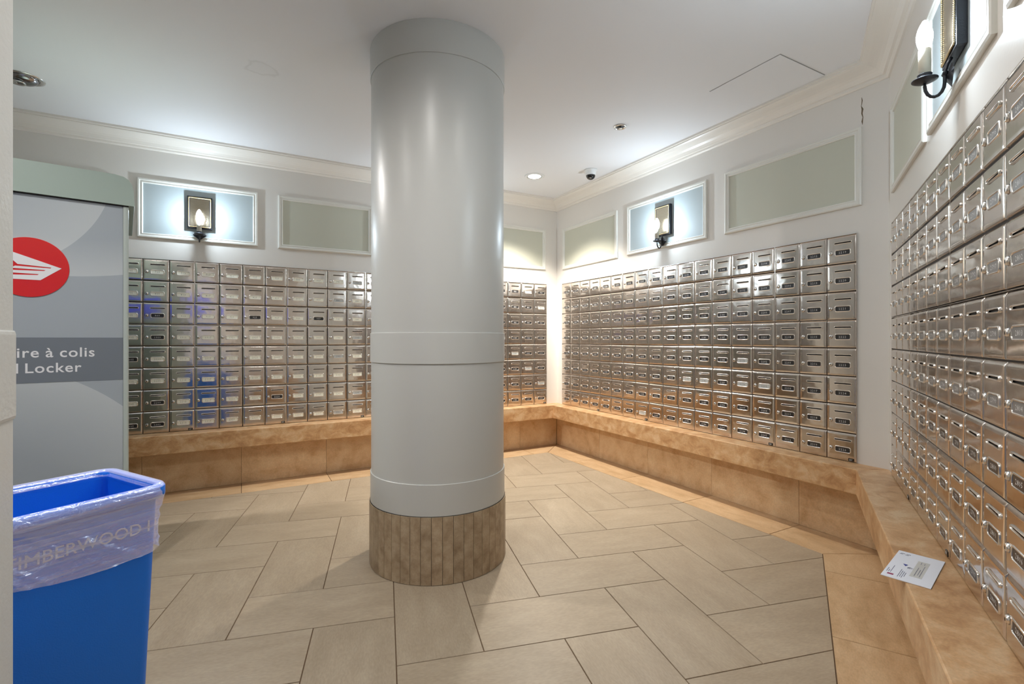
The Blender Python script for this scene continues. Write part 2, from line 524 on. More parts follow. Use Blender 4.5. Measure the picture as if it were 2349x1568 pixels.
rz0, rz1 = HC - 0.1135, HC + 0.0125
rail = profile_run('trim_4', [(NW_X, HALL_Y), (NW_X, NW_Y), (XL + 0.01, NW_Y)],
                   [(0, rz0), (-0.0016, rz0), (-0.0026, rz0 + 0.004), (-0.0026, rz1 - 0.006), (-0.0020, rz1 - 0.002), (-0.0010, rz1), (0, rz1)], 'near_paint')
struct(rail)

# crown moulding, one run per wall
H = CROWN_H; D = CROWN_D + WO
crown = [(0, 0), (D, 0), (D, -0.14 * H), (D * 0.93, -0.17 * H), (D * 0.93, -0.24 * H), (D * 0.85, -0.30 * H), (D * 0.74, -0.36 * H), (D * 0.60, -0.42 * H),
         (D * 0.46, -0.50 * H), (D * 0.35, -0.60 * H), (D * 0.27, -0.72 * H), (D * 0.23, -0.80 * H), (D * 0.14, -0.82 * H), (D * 0.12, -0.93 * H), (D * 0.07, -1.0 * H), (0, -1.0 * H)]
def crown_run(name, a, b, na, nb, ia, ib):
    """crown on the wall a->b; ia, ib: plan directions along which a profile offset of 1 moves each end (mitres)"""
    v = []; f = []; k = len(crown)
    for p, m in ((a, ia), (b, ib)):
        for off, z in crown:
            v.append((p.x + m.x * off, p.y + m.y * off, CEIL + z))
    for i in range(k):
        j = (i + 1) % k
        f.append((i, k + i, k + j, j))
    f.append(tuple(range(k))); f.append(tuple(k + i for i in range(k))[::-1])
    mb = MB(); mb.add(v, f, 'trim_paint')
    return struct(mb.build(name))
cAB = Vector((RW, FW)); cAL = Vector((XL, FW))
nA = Vector((0, -1)); nB = Vector((-1, 0)); nC = CN.copy()
def mitre(n1, n2):
    m = n1 + n2
    return m / m.dot(n1)
crown_run('trim_1', cAL, cAB, None, None, nA, mitre(nA, nB))
crown_run('trim_2', cAB, bcw, None, None, mitre(nA, nB), mitre(nB, nC))
crown_run('trim_3', bcw, bcw + CD * 21.9 * U, None, None, mitre(nB, nC), nC)

# crack in the plaster of the right wall
def wallB_pt(col, z):    # right wall, mailbox column units and height above eye
    return (YA - GB - col * U, HC + z * U)
mb = MB()
zs = [8.42, 8.3, 8.12, 8.0, 7.86, 7.72, 7.58, 7.46]
ws = [0.004, 0.016, 0.008, 0.030, 0.022, 0.012, 0.024, 0.004]
js = [0.0, 0.02, -0.01, 0.03, 0.01, 0.04, 0.02, 0.03]
v = []; f = []
for z_, w_, j_ in zip(zs, ws, js):
    for s_ in (-1, 1):
        y_, zz = wallB_pt(18.13 + j_ + s_ * w_, z_)
        v += [(RW - 0.0008, y_, zz)]
for i in range(len(zs) - 1):
    f.append((2 * i, 2 * i + 1, 2 * i + 3, 2 * i + 2))
mb.add(v, f, 'crack_dark'); mb.build('plaster_crack', wall_right)

# ------------------------------------------------------------------ floor tiles
def clip(poly, p, n):
    """keep the side where dot(q - p, n) >= 0"""
    out = []
    for i in range(len(poly)):
        a, b = poly[i], poly[(i + 1) % len(poly)]
        da, db = (a - p).dot(n), (b - p).dot(n)
        if da >= 0: out.append(a)
        if (da > 0 and db < 0) or (da < 0 and db > 0):
            out.append(a + (b - a) * (da / (da - db)))
    return out
def area(poly):
    return 0.5 * abs(sum(poly[i].x * poly[(i + 1) % len(poly)].y - poly[(i + 1) % len(poly)].x * poly[i].y for i in range(len(poly))))

BA, BB, BCW = 1.76 * U, 1.86 * U, 1.855 * U      # border width measured from the mailbox faces
gj = 0.0018
floor_clips = [(Vector((0, YA - BA - gj)), Vector((0, -1))), (Vector((XB - BB - gj, 0)), Vector((-1, 0))),
               (BC + CN * (BCW + gj), CN), (Vector((XL + 0.02, 0)), Vector((1, 0)))]
TA = math.radians(-14.4)
E1 = Vector((math.cos(TA), math.sin(TA))); E2 = Vector((-E1.y, E1.x))
TILE = 1.961 * U
ORG = Vector((7.25, 11.528)) * U
th = 0.008
def tile_mesh(poly, mat):
    mb = MB(); n = len(poly); b = 0.0012
    c = sum(poly, Vector((0, 0))) / n
    top = [p + (c - p).normalized() * b for p in poly]
    v = [(p.x, p.y, -th) for p in poly] + [(p.x, p.y, -b) for p in poly] + [(p.x, p.y, 0) for p in top]
    f = [tuple(range(2 * n, 3 * n))]
    for i in range(n):
        j = (i + 1) % n
        f += [(i, j, n + j, n + i), (n + i, n + j, 2 * n + j, 2 * n + i)]
    mb.add(v, f, mat)
    return mb.mesh('floor_tile')
hw, hl = TILE / 2 - gj, TILE - gj
full_me = tile_mesh([Vector((-hl, -hw)), Vector((hl, -hw)), Vector((hl, hw)), Vector((-hl, hw))], 'floor_stone')
for n_ in range(-26, 27):
    for m_ in range(-12, 13):
        bx, by = n_ - 2 * m_, n_ + 2 * m_
        for kind in (0, 1):
            if kind == 0:
                cx, cy, ang = bx + 1, by + 0.5, 0.0
            else:
                cx, cy, ang = bx + 0.5, by + 2.0, math.pi / 2
            c = ORG + E1 * (cx * TILE) + E2 * (cy * TILE)
            if not (-3.2 < c.x < 3.2 and -0.9 < c.y < 4.5): continue
            rot = TA + ang
            a1 = Vector((math.cos(rot), math.sin(rot))); a2 = Vector((-a1.y, a1.x))
            poly = [c + a1 * sx * hl + a2 * sy * hw for sx, sy in ((-1, -1), (1, -1), (1, 1), (-1, 1))]
            full = True; q = poly
            for p_, nn in floor_clips:
                if any((r - p_).dot(nn) < 0 for r in q):
                    full = False; q = clip(q, p_, nn)
                    if len(q) < 3: break
            if len(q) < 3 or area(q) < 2e-4: continue
            flip = math.pi if random.random() < 0.5 else 0.0
            if full:
                link('floor_tile', full_me, floor, (c.x, c.y, 0), rot + flip)
            else:
                Rm = Matrix.Rotation(-rot, 2)
                loc = [Rm @ (r - c) for r in q]
                link('floor_tile', tile_mesh(loc, 'floor_stone'), floor, (c.x, c.y, 0), rot)

# border tiles along the three walls
def border(poly, ang):
    q = poly
    c = sum(q, Vector((0, 0))) / len(q)
    Rm = Matrix.Rotation(-ang, 2)
    link('border_tile', tile_mesh([Rm @ (r - c) for r in q], 'border_stone'), floor, (c.x, c.y, 0), ang)
cABf = Vector((XB - BB, YA - BA)); cBCf = bc_corner(BCW); cBCf.x = min(cBCf.x, XB - BB)
cBCw = bc_corner(-WO)
def strip(a0, a1, make, clips, ang):
    poly = make(a0 + gj, a1 - gj)
    for p_, nn in clips: 
        poly = clip(poly, p_, nn)
        if len(poly) < 3: return
    if area(poly) > 2e-4: border(poly, ang)
mAB = (Vector((RW, FW)) - cABf).normalized()
nAB_A = Vector((-mAB.y, mAB.x))          # side of the back wall
mBC = (cBCf - cBCw).normalized()
nBC_B = Vector((-mBC.y, mBC.x))
if nBC_B.y < 0: nBC_B = -nBC_B
for k in range(-6, 7):
    x_ = X0 + (3.95 + 3.99 * k) * U
    strip(x_, x_ + 3.99 * U, lambda a, b: [Vector((a, YA - BA + gj)), Vector((b, YA - BA + gj)), Vector((b, FW)), Vector((a, FW))],
          [(Vector((RW, FW)) + nAB_A * gj, nAB_A), (Vector((XL, 0)), Vector((1, 0)))], 0.0)
for k in range(-3, 6):
    y_ = YA - GB - (7.93 + 4.03 * k) * U
    strip(y_ - 4.03 * U, y_, lambda a, b: [Vector((XB - BB + gj, a)), Vector((RW, a)), Vector((RW, b)), Vector((XB - BB + gj, b))],
          [(Vector((RW, FW)) - nAB_A * gj, -nAB_A), (cBCw + nBC_B * gj, nBC_B)], math.pi / 2)
for k in range(-3, 6):
    s_ = GC + (1.68 + 3.87 * k) * U
    def mk(a, b):
        return [BC + CD * a + CN * (BCW - gj), BC + CD * b + CN * (BCW - gj), BC + CD * b - CN * WO, BC + CD * a - CN * WO]
    strip(s_, s_ + 3.87 * U, mk, [(cBCw - nBC_B * gj, -nBC_B)], CA)

# ------------------------------------------------------------------ stone base (below the ledge)
def base_tiles(parent, orig, d, s0, s1, step, first, z1, nrm):
    """vertical stone tiles proud of the wall plane; orig is plan point, d direction, nrm into the room"""
    s = first
    while s > s0 + step: s -= step
    cuts = [s0]
    while s < s1 - 0.02:
        if s > s0 + 0.02: cuts.append(s)
        s += step
    cuts.append(s1)
    ang = math.atan2(d.y, d.x)
    for a, b in zip(cuts[:-1], cuts[1:]):
        mb = MB(); L_ = b - a - 0.0016
        mb.box(-L_ / 2, L_ / 2, -0.009, 0.0, 0.0, z1 - 0.002, 'base_stone', bev=0.0008)
        c = orig + d * ((a + b) / 2)
        mb.build('base_tile', parent, (c.x, c.y, 0.001), ang)
zb1 = ZB - TB
def base_core(name, a, b, nrm):
    mb = MB(); mb.prism([a, b, b + nrm * 0.001, a + nrm * 0.001], 0.0, zb1, 'grout')
    return struct(mb.build(name))
bA = base_core('baseboard_back', Vector((XL, FW)), Vector((RW, FW)), nA)
base_tiles(bA, Vector((X0, FW)), Vector((1, 0)), XL - X0 + 0.01, RW - X0 - 0.0105, 3.99 * U, 3.95 * U, zb1, nA)
bB = base_core('baseboard_right', Vector((RW, FW)), bcw, nB)
base_tiles(bB, Vector((RW, YA - GB)), Vector((0, -1)), -GB - WO + 0.0105, (YA - GB) - bcw.y - 0.004, 4.02 * U, 7.93 * U, zb1, nB)
bC = base_core('baseboard_near_right', bcw, bcw + CD * 21 * U, nC)
base_tiles(bC, bcw, CD, 0.006, 21 * U, 3.87 * U, GC + 1.68 * U, zb1, nC)

# ------------------------------------------------------------------ stone ledge
ledge = thing('stone_ledge', 'tan travertine ledge running under all the mailboxes along three walls', 'ledge', (RW, FW, zb1))
def slab(poly):
    mb = MB(); bm = bmesh.new()
    n = len(poly)
    vs0 = [bm.verts.new((p.x - RW, p.y - FW, 0)) for p in poly]; vs1 = [bm.verts.new((p.x - RW, p.y - FW, TB)) for p in poly]
    bm.faces.new(vs0[::-1]); bm.faces.new(vs1)
    for i in range(n): bm.faces.new((vs0[i], vs0[(i + 1) % n], vs1[(i + 1) % n], vs1[i]))
    bmesh.ops.bevel(bm, geom=[e for e in bm.edges if abs(e.verts[0].co.z - e.verts[1].co.z) < 1e-6], offset=0.004, segments=2, affect='EDGES', profile=0.5)
    mb.addbm(bm, 'ledge_stone'); return mb.build('ledge_slab', ledge)
iAB = Vector((XB - DB, YA - DB)); iBC = bc_corner(DB)
slab([Vector((XL, FW)), Vector((XL, YA - DB)), iAB, Vector((RW, FW))])
slab([Vector((RW, FW)), iAB, iBC, bcw])
slab([bcw, iBC, BC + CD * 21 * U + CN * DB, BC + CD * 21 * U - CN * WO])

# ================================================================== COLUMN
CX, CY = 5.782 * U, 15.547 * U
column = thing('column', 'round white painted column with raised bands and tiled stone foot', 'column', (CX, CY, 0))
mb = MB(); mb.lathe([(2.180 * U, 0.30), (2.180 * U, CEIL)], 'column_paint', n=96, caps=False); mb.build('shaft', column)
def band(z0, z1):
    r0, r1 = 2.17 * U, 2.209 * U
    mb = MB()
    mb.lathe([(r1, z0 + 0.0012), (r1, z1 - 0.0012)], 'column_paint', n=96, caps=False)
    for za, zb_, zo in ((z0, z0 + 0.0012, z0), (z1, z1 - 0.0012, z1)):
        mb.lathe([(r1, zb_), (r1 - 0.0012, zo)], 'column_paint', n=96, caps=False)
        mb.lathe([(r1 - 0.0012, zo), (r0, zo)], 'column_paint', n=96, caps=False, smooth=False)
    return mb.build('band', column)
band(HC + 8.36 * U, CEIL); band(HC - 0.725 * U, HC + 0.20 * U); band(HC - 5.165 * U, HC - 4.235 * U)
zt_ = HC - 5.175 * U
mb = MB(); mb.lathe([(2.17 * U, 0.0), (2.222 * U, 0.0), (2.222 * U, zt_ - 0.004), (2.17 * U, zt_ - 0.004)], 'dark_gap', n=88, caps=False, smooth=False); mb.build('foot_core', column)
NS = 44
mb = MB()
r0, r1 = 2.222 * U, 2.240 * U; da = 2 * math.pi / NS; ga = 0.0009 / r1
v = []; f = []
K = 3
for r in (r0, r1):
    for i in range(K):
        a = -da / 2 + ga + (da - 2 * ga) * i / (K - 1)
        for z in (0.002, zt_): v.append((r * math.cos(a), r * math.sin(a), z))
m_ = 2 * K
for i in range(K - 1):
    f.append((m_ + 2 * i, m_ + 2 * i + 2, m_ + 2 * i + 3, m_ + 2 * i + 1))
    f.append((2 * i + 1, 2 * i + 3, m_ + 2 * i + 3, m_ + 2 * i + 1))
f.append((0, 1, m_ + 1, m_)); f.append((2 * K - 2, 2 * K - 1, m_ + 2 * K - 1, m_ + 2 * K - 2))
mb.add(v, f, 'column_stone'); tile_me = mb.mesh('foot_tile')
for k in range(NS):
    link('foot_tile', tile_me, column, (0, 0, 0), da * (k + 0.35))

# ================================================================== WALL PANELS (moulding frames)
ZP0, ZP1 = HC + 4.67 * U, HC + 7.40 * U
fprof = [(0, 0), (0, 0.011), (0.006, 0.0145), (0.014, 0.0145), (0.017, 0.0105), (0.024, 0.0105), (0.028, 0.0125), (0.033, 0.0095), (0.035, 0.0), ]
def wall_panel(name, label, origin, rz, x0, x1, group, paint='panel_paint'):
    """origin: plan point of local x = 0 on the wall plane, rz: rotation so that local +x is the viewer's right, -y is into the room"""
    t = thing(name, label, 'wall panel', (origin.x, origin.y, ZP0), rz, group)
    h = ZP1 - ZP0
    mb = MB(); mb.box(x0 + 0.030, x1 - 0.030, -0.003, 0, 0.030, h - 0.030, paint); mb.build('inset_panel', t)
    corners = [(x0, 0), (x1, 0), (x1, h), (x0, h)]
    inn = [(1, 1), (-1, 1), (-1, -1), (1, -1)]
    for i in range(4):
        j = (i + 1) % 4
        mb = MB(); v = []; f = []; k = len(fprof)
        for q in (i, j):
            for o_, p_ in fprof:
                v.append((corners[q][0] + inn[q][0] * o_, -p_, corners[q][1] + inn[q][1] * o_))
        for a in range(k):
            b = (a + 1) % k
            f.append((a, k + a, k + b, b))
        f.append(tuple(range(k))); f.append(tuple(range(k, 2 * k))[::-1])
        mb.add(v, f, 'frame_paint'); mb.build('moulding', t)
    return t
OA = Vector((X0, FW)); OB = Vector((RW, YA - GB)); OC = BC + CD * GC - CN * WO
RA, RB_, RC = 0.0, -math.pi / 2, CA
PG = 'moulded panels above the mailboxes'
wall_panel('wall_panel', 'sage panel behind the top of the grey parcel locker', OA, RA, -5.95 * U, -1.15 * U, PG)
wall_panel('wall_panel', 'pale blue lit panel with sconce, between grey locker and column', OA, RA, -0.22 * U, 4.68 * U, PG, 'panel_bulb_tint')
wall_panel('wall_panel', 'sage green framed panel just left of the column', OA, RA, 5.60 * U, 10.38 * U, PG)
wall_panel('wall_panel', 'framed sconce panel hidden behind the column', OA, RA, 11.3 * U, 16.2 * U, PG, 'panel_bulb_tint')
wall_panel('wall_panel', 'sage framed panel between column and the room corner', OA, RA, 17.13 * U, 21.92 * U, PG)
wall_panel('wall_panel', 'small sage framed panel on right wall beside the room corner', OB, RB_, 0.05 * U, 5.50 * U, PG)
wall_panel('wall_panel', 'pale blue lit panel with sconce on the right wall', OB, RB_, 6.34 * U, 11.70 * U, PG, 'panel_bulb_tint')
wall_panel('wall_panel', 'large sage framed panel right of the sconce below access hatch', OB, RB_, 12.65 * U, 18.15 * U, PG)
wall_panel('wall_panel', 'narrow-looking sage panel left of the nearest sconce', OC, RC, 0.0 * U, 4.70 * U, PG)
wall_panel('wall_panel', 'lit blue panel behind the nearest sconce at upper right', OC, RC, 5.12 * U, 9.45 * U, PG, 'panel_bulb_tint')
wall_panel('wall_panel', 'framed panel whose corner shows at the top right picture edge', OC, RC, 10.1 * U, 14.8 * U, PG)

# ================================================================== SCONCES
def make_sconce(label, origin, rz, col):
    """local frame: x along the wall, -y into the room, z = eye height"""
    a = math.cos(rz), math.sin(rz)
    t = thing('wall_sconce', label, 'sconce', (origin.x + a[0] * col * U, origin.y + a[1] * col * U, HC), rz, 'candle wall sconces')
    y0 = -0.003
    z0, z1 = 5.28 * U, 6.80 * U; hx = 0.51 * U; dp = 0.024
    mb = MB(); mb.box(-hx, hx, y0 - dp, y0, z0, z1, 'iron', bev=0.002); mb.build('back_plate', t)
    ix = hx - 0.010
    mb = MB(); mb.box(-ix + 0.008, ix - 0.008, y0 - dp - 0.0016, y0 - dp, z0 + 0.018, z1 - 0.018, 'gold_mirror'); mb.build('mirror_panel', t)
    # twisted rope border
    mb = MB()
    def rope(p, q):
        p = Vector(p); q = Vector(q); L_ = (q - p).length; n = int(L_ / 0.0060); d = (q - p).normalized()
        side = d.cross(Vector((0, 1, 0)))
        for i in range(n):
            c = p + (q - p) * ((i + 0.5) / n)
            ax = (d * 0.7 + side * 0.7).normalized(); bx = ax.cross(Vector((0, 1, 0)))
            vv = []
            for th_ in (-1, 0, 1):
                for k in range(6):
                    an = 2 * math.pi * k / 6
                    rr = 0.0030 * (1 if th_ == 0 else 0.55)
                    vv.append(c + ax * th_ * 0.0052 + bx * rr * math.cos(an) + Vector((0, 1, 0)) * rr * math.sin(an))
            ff = []
            for r_ in range(2):
                for k in range(6):
                    k2 = (k + 1) % 6
                    ff.append((r_ * 6 + k, r_ * 6 + k2, r_ * 6 + 6 + k2, r_ * 6 + 6 + k))
            ff.append((5, 4, 3, 2, 1, 0)); ff.append((12, 13, 14, 15, 16, 17))
            mb.add(vv, ff, 'gold', True)
    yr = y0 - dp - 0.003
    za, zb_ = z0 + 0.011, z1 - 0.011
    rope((-ix, yr, za), (ix, yr, za)); rope((-ix, yr, zb_), (ix, yr, zb_)); rope((-ix, yr, za), (-ix, yr, zb_)); rope((ix, yr, za), (ix, yr, zb_))
    mb.build('rope_border', t)
    yc = -0.53 * U                      # candle axis in front of the wall
    zc = 4.93 * U                       # drip pan
    # arm: from the foot of the plate, down and out, up under the pan
    pts = []
    for k in range(9):
        an = math.pi * k / 8
        cy = (yc - 0.036) / 2; ry = abs(yc + 0.036) / 2
        pts.append((0, cy + ry * math.cos(an), zc - 0.012 - 0.036 * math.sin(an)))
    pts = [(0, -0.020, z0 + 0.004), (0, -0.030, z0 - 0.014), (0, -0.034, z0 - 0.030), (0, -0.036, zc + 0.012)] + pts + [(0, yc, zc - 0.002)]
    mb = MB(); mb.tube(pts, 0.0045, 'iron', n=8); mb.tube([(-0.010, -0.036, zc + 0.014), (0.010, -0.036, zc + 0.014)], 0.0062, 'iron', n=8); mb.build('arm', t)
    # diamond shaped leaf behind the arm
    mb = MB(); s_ = 0.044
    v = [(-s_, -0.024, zc + 0.006), (0, -0.020, zc - 0.030), (s_, -0.024, zc + 0.006), (0, -0.020, zc + 0.042), (0, -0.034, zc + 0.006), (0, -0.018, zc + 0.006)]
    mb.add(v, [(0, 1, 4), (1, 2, 4), (2, 3, 4), (3, 0, 4), (1, 0, 5), (2, 1, 5), (3, 2, 5), (0, 3, 5)], 'iron'); mb.build('diamond_plate', t)
    mb = MB(); mb.lathe([(0.004, zc - 0.004), (0.022, zc + 0.000), (0.031, zc + 0.005), (0.0315, zc + 0.007), (0.023, zc + 0.003), (0.0175, zc + 0.004), (0.0170, zc + 0.020), (0.0180, zc + 0.022), (0.015, zc + 0.022)], 'iron', n=28, c=(0, yc, 0)); mb.build('drip_pan', t)
    zk = zc + 0.020; zk1 = 5.56 * U
    mb = MB(); mb.lathe([(0.0152, zk), (0.0150, zk1 - 0.002), (0.014, zk1), (0.010, zk1 + 0.001)], 'candle', n=24, c=(0, yc, 0)); mb.build('candle_sleeve', t)
    hb = 0.56 * U
    prof = [(0.010, zk1), (0.014, zk1 + 0.05 * hb), (0.0175, zk1 + 0.20 * hb), (0.0198, zk1 + 0.36 * hb), (0.0194, zk1 + 0.50 * hb), (0.0165, zk1 + 0.68 * hb), (0.0108, zk1 + 0.85 * hb), (0.005, zk1 + 0.97 * hb), (0.001, zk1 + hb)]
    mb = MB(); mb.lathe(prof, 'bulb_glow', n=24, c=(0, yc, 0)); bulb = mb.build('bulb', t)
    ld = bpy.data.lights.new('bulb_light', 'POINT'); ld.energy = LAMP_SCONCE; ld.color = LAMP_SCONCE_COL; ld.shadow_soft_size = 0.012
    lo = link('bulb_light', ld, t, (0, yc - 0.024, zk1 + 0.42 * hb))
    return t
make_sconce('candle sconce between the grey locker and the column', OA, RA, 2.21)
make_sconce('candle sconce hidden behind the column', OA, RA, 13.75)
make_sconce('candle sconce on the right wall above the mailboxes', OB, RB_, 9.06)
make_sconce('large near candle sconce at the upper right', OC, RC, 7.52)

# ================================================================== MAILBOX BANKS
S = 0.0749
def door_mesh():
    """shallow pressed steel door with a real slot opening; front looks to -y"""
    slot = (-0.033, 0.050, 0.0335, 0.0390)
    xs = [-S, -S + 0.0008, -S + 0.002, -S + 0.0045, -0.060, -0.047, slot[0], -0.012, 0.010, 0.030, slot[1], 0.060, S - 0.0045, S - 0.002, S - 0.0008, S]
    zs = [-S, -S + 0.0008, -S + 0.002, -S + 0.0045, -0.060, -0.040, -0.020, 0.0, 0.018, slot[2], slot[3], 0.050, 0.062, S - 0.0085, S - 0.0035, S - 0.0008, S]
    def depth(x, z):
        ex = S - abs(x); ez = S - abs(z)
        def edge(e, R):
            if e >= R: return 0.0
            t = (R - e) / R
            return (1 - math.sqrt(max(0, 1 - t * t)))
        top = max(0.0, 1 - ez / 0.0085) if z > 0 else edge(ez, 0.0045)
        d = 0.0060 * max(edge(ex, 0.0045), top)
        bul = 0.0009 * (1 - (x / S) ** 2) * (1 - (z / S) ** 2)
        return d - bul
    mb = MB(); v = []; f = []
    nx, nz = len(xs), len(zs)
    for z in zs:
        for x in xs: v.append((x, -0.0097 + depth(x, z), z))
    for j in range(nz - 1):
        for i in range(nx - 1):
            if xs[i] >= slot[0] - 1e-6 and xs[i + 1] <= slot[1] + 1e-6 and abs(zs[j] - slot[2]) < 1e-6: continue
            f.append((j * nx + i, j * nx + i + 1, (j + 1) * nx + i + 1, (j + 1) * nx + i))
    mb.add(v, f, 'steel', True)
    me = mb.mesh('mailbox_door')
    return me
DOOR = door_mesh()
def ring(x0, x1, z0, z1, wid, y_base, y_top, mat, rc=0.004, n=4):
    """raised rounded-rectangle ring with a soft profile"""
    def loop(off, y):
        pts = []
        for cx, cz, a0 in ((x1 - rc, z1 - rc, 0), (x0 + rc, z1 - rc, 90), (x0 + rc, z0 + rc, 180), (x1 - rc, z0 + rc, 270)):
            for k in range(n + 1):
                a = math.radians(a0 + 90 * k / n)
                r = max(0.0003, rc + off)
                pts.append((cx + r * math.cos(a), y, cz + r * math.sin(a)))
        return pts
    loops = [loop(wid, y_base), loop(wid * 0.75, y_top + (y_base - y_top) * 0.25), loop(wid * 0.5, y_top), loop(wid * 0.2, y_top + (y_base - y_top) * 0.2), loop(0, y_base)]
    m = len(loops[0]); v = [p for l in loops for p in l]; f = []
    for i in range(len(loops) - 1):
        for k in range(m):
            k2 = (k + 1) % m
            f.append((i * m + k, i * m + k2, (i + 1) * m + k2, (i + 1) * m + k))
    mb = MB(); mb.add(v, f, mat, True)
    return mb
# mail slot: rolled lip and the dark opening behind it
mb = ring(-0.0330, 0.0500, 0.0335, 0.0385, 0.0046, -0.0094, -0.0146, 'steel_trim', rc=0.0024, n=3)
mb.add([(-0.034, -0.0062, 0.0325), (0.051, -0.0062, 0.0325), (0.051, -0.0062, 0.040), (-0.034, -0.0062, 0.040)], [(0, 1, 2, 3)], 'slot_dark')
SLOT = mb.mesh('mail_slot')
# name frame
mb = ring(-0.0285, 0.0435, -0.0280, -0.0045, 0.0060, -0.0096, -0.0132, 'steel_trim', rc=0.005, n=4)
FRAME = mb.mesh('name_frame')
# lock
mb = MB()
def lathe_y(mb, prof, cx, cz, mat, n=14):
    v = []; f = []
    for r, y in prof:
        for k in range(n):
            a = 2 * math.pi * k / n
            v.append((cx + r * math.cos(a), y, cz + r * math.sin(a)))
    for i in range(len(prof) - 1):
        for k in range(n):
            k2 = (k + 1) % n
            f.append((i * n + k, i * n + k2, (i + 1) * n + k2, (i + 1) * n + k))
    f.append(tuple((len(prof) - 1) * n + k for k in range(n)))
    mb.add(v, f, mat, True)
lathe_y(mb, [(0.0118, -0.0096), (0.0112, -0.0108)], -0.0535, -0.0150, 'chrome_dark')
lathe_y(mb, [(0.0096, -0.0100), (0.0092, -0.0132), (0.0080, -0.0154), (0.0064, -0.0160)], -0.0535, -0.0150, 'steel_trim')
mb.box(-0.0550, -0.0520, -0.0164, -0.0156, -0.0195, -0.0125, 'slot_dark')
LOCK = mb.mesh('lock')

def glyphs(s, size, cx, cz, y, mat, mb):
    adv = 0.62 * size
    x = cx - adv * len(s) / 2
    for ch in s:
        vv, ff = DIGITS[ch]
        mb.add([(x + p[0] * size, y, cz + (p[1] - 0.35) * size) for p in vv], ff, mat)
        x += adv
CARDS = {}
def card_mesh(kind, num):
    key = (kind, num)
    if key in CARDS: return CARDS[key]
    mb = MB()
    cm, ink = {'cream': ('card_cream', 'card_ink'), 'dark': ('card_dark', 'card_white'), 'pale': ('card_pale', 'card_dark'), 'grey': ('card_grey', 'card_white')}[kind]
    mb.box(-0.0292, 0.0442, -0.0110, -0.0104, -0.0287, -0.0038, cm)
    glyphs(num, 0.0165, 0.0075, -0.0163, -0.01115, ink, mb)
    CARDS[key] = mb.mesh('number_card')
    return CARDS[key]

HBOX = (ZT - ZB) / 8.0
def bank(label, origin, rz, c0, c1, r0, r1, numf, kindf, plate):
    """columns c0..c1, rows r0..r1 (row 0 on top)"""
    nC_, nR = c1 - c0 + 1, r1 - r0 + 1
    a = Vector((math.cos(rz), math.sin(rz)))
    p = origin + a * (c0 * U)
    ztop = ZT - r0 * HBOX; zbot = ZT - (r1 + 1) * HBOX
    t = thing('mailbox_bank', label, 'mailboxes', (p.x, p.y, zbot), rz, 'stainless steel mailbox banks')
    mb = MB()
    mb.box(0.0008, nC_ * U - 0.0008, -0.0040, 0, 0.0015, ztop - zbot - 0.0008, 'dark_gap')
    mb.box(0.0004, 0.0022, -0.0085, 0, 0.0015, ztop - zbot - 0.0004, 'steel'); mb.box(nC_ * U - 0.0022, nC_ * U - 0.0004, -0.0085, 0, 0.0015, ztop - zbot - 0.0004, 'steel')
    mb.box(0.0022, nC_ * U - 0.0022, -0.0085, 0, ztop - zbot - 0.0022, ztop - zbot - 0.0004, 'steel')
    mb.build('carcass', t)
    for r in range(r0, r1 + 1):
        for c in range(c0, c1 + 1):
            loc = ((c - c0 + 0.5) * U, 0, ztop - zbot - (r - r0 + 0.5) * HBOX)
            rnd = random.Random(c * 131 + r * 17 + int(p.x * 1000))
            tilt = (math.radians(rnd.uniform(-0.35, 0.35)), 0, math.radians(rnd.uniform(-0.3, 0.3)))
            d = link('mailbox_door', DOOR, t, loc, rot=tilt)
            link('mail_slot', SLOT, d); link('name_frame', FRAME, d); link('lock', LOCK, d)
            link('number_card', card_mesh(kindf(c, r), numf(c, r)), d)
    if plate:
        mb = MB(); mb.box(nC_ * U - 0.040, nC_ * U - 0.012, -0.0122, -0.0098, 0.006, 0.020, 'black_gloss')
        for i_, (xa, xb, zz) in enumerate(((0.036, 0.018, 0.015), (0.036, 0.022, 0.0105))):
            mb.box(nC_ * U - xa, nC_ * U - xb, -0.0124, -0.0122, zz - 0.001, zz + 0.001, 'card_pale')
        mb.build('maker_plate', t)
    return t

darkA = {(0, 2), (4, 2), (7, 2), (0, 3), (0, 6), (0, 7), (-1, 4), (-1, 7), (5, 6)}
def kindA(c, r):
    if c >= 17: return 'dark' if (c * 7 + r * 3) % 5 else 'pale'
    if (c, r) in darkA: return 'dark'
    if c >= 8 and (c + r) % 3 == 0: return 'pale'
    return 'cream'
def numA(c, r):
    return str(701 + (c + 2) * 4 + (r * 100 if r < 3 else r * 100 + 900))
def kindB(c, r):
    if (c, r) in ((14, 5), (13, 5), (13, 4), (10, 5), (11, 5), (7, 7)): return 'pale'
    return 'dark'
def numB(c, r):
    return str(2219 + r + 7 * (c - 17))
def kindC(c, r):
    return 'grey' if r < 5 else 'dark'
def numC(c, r):
    return str(2805 + (r - 5) + 5 * (c - 10))

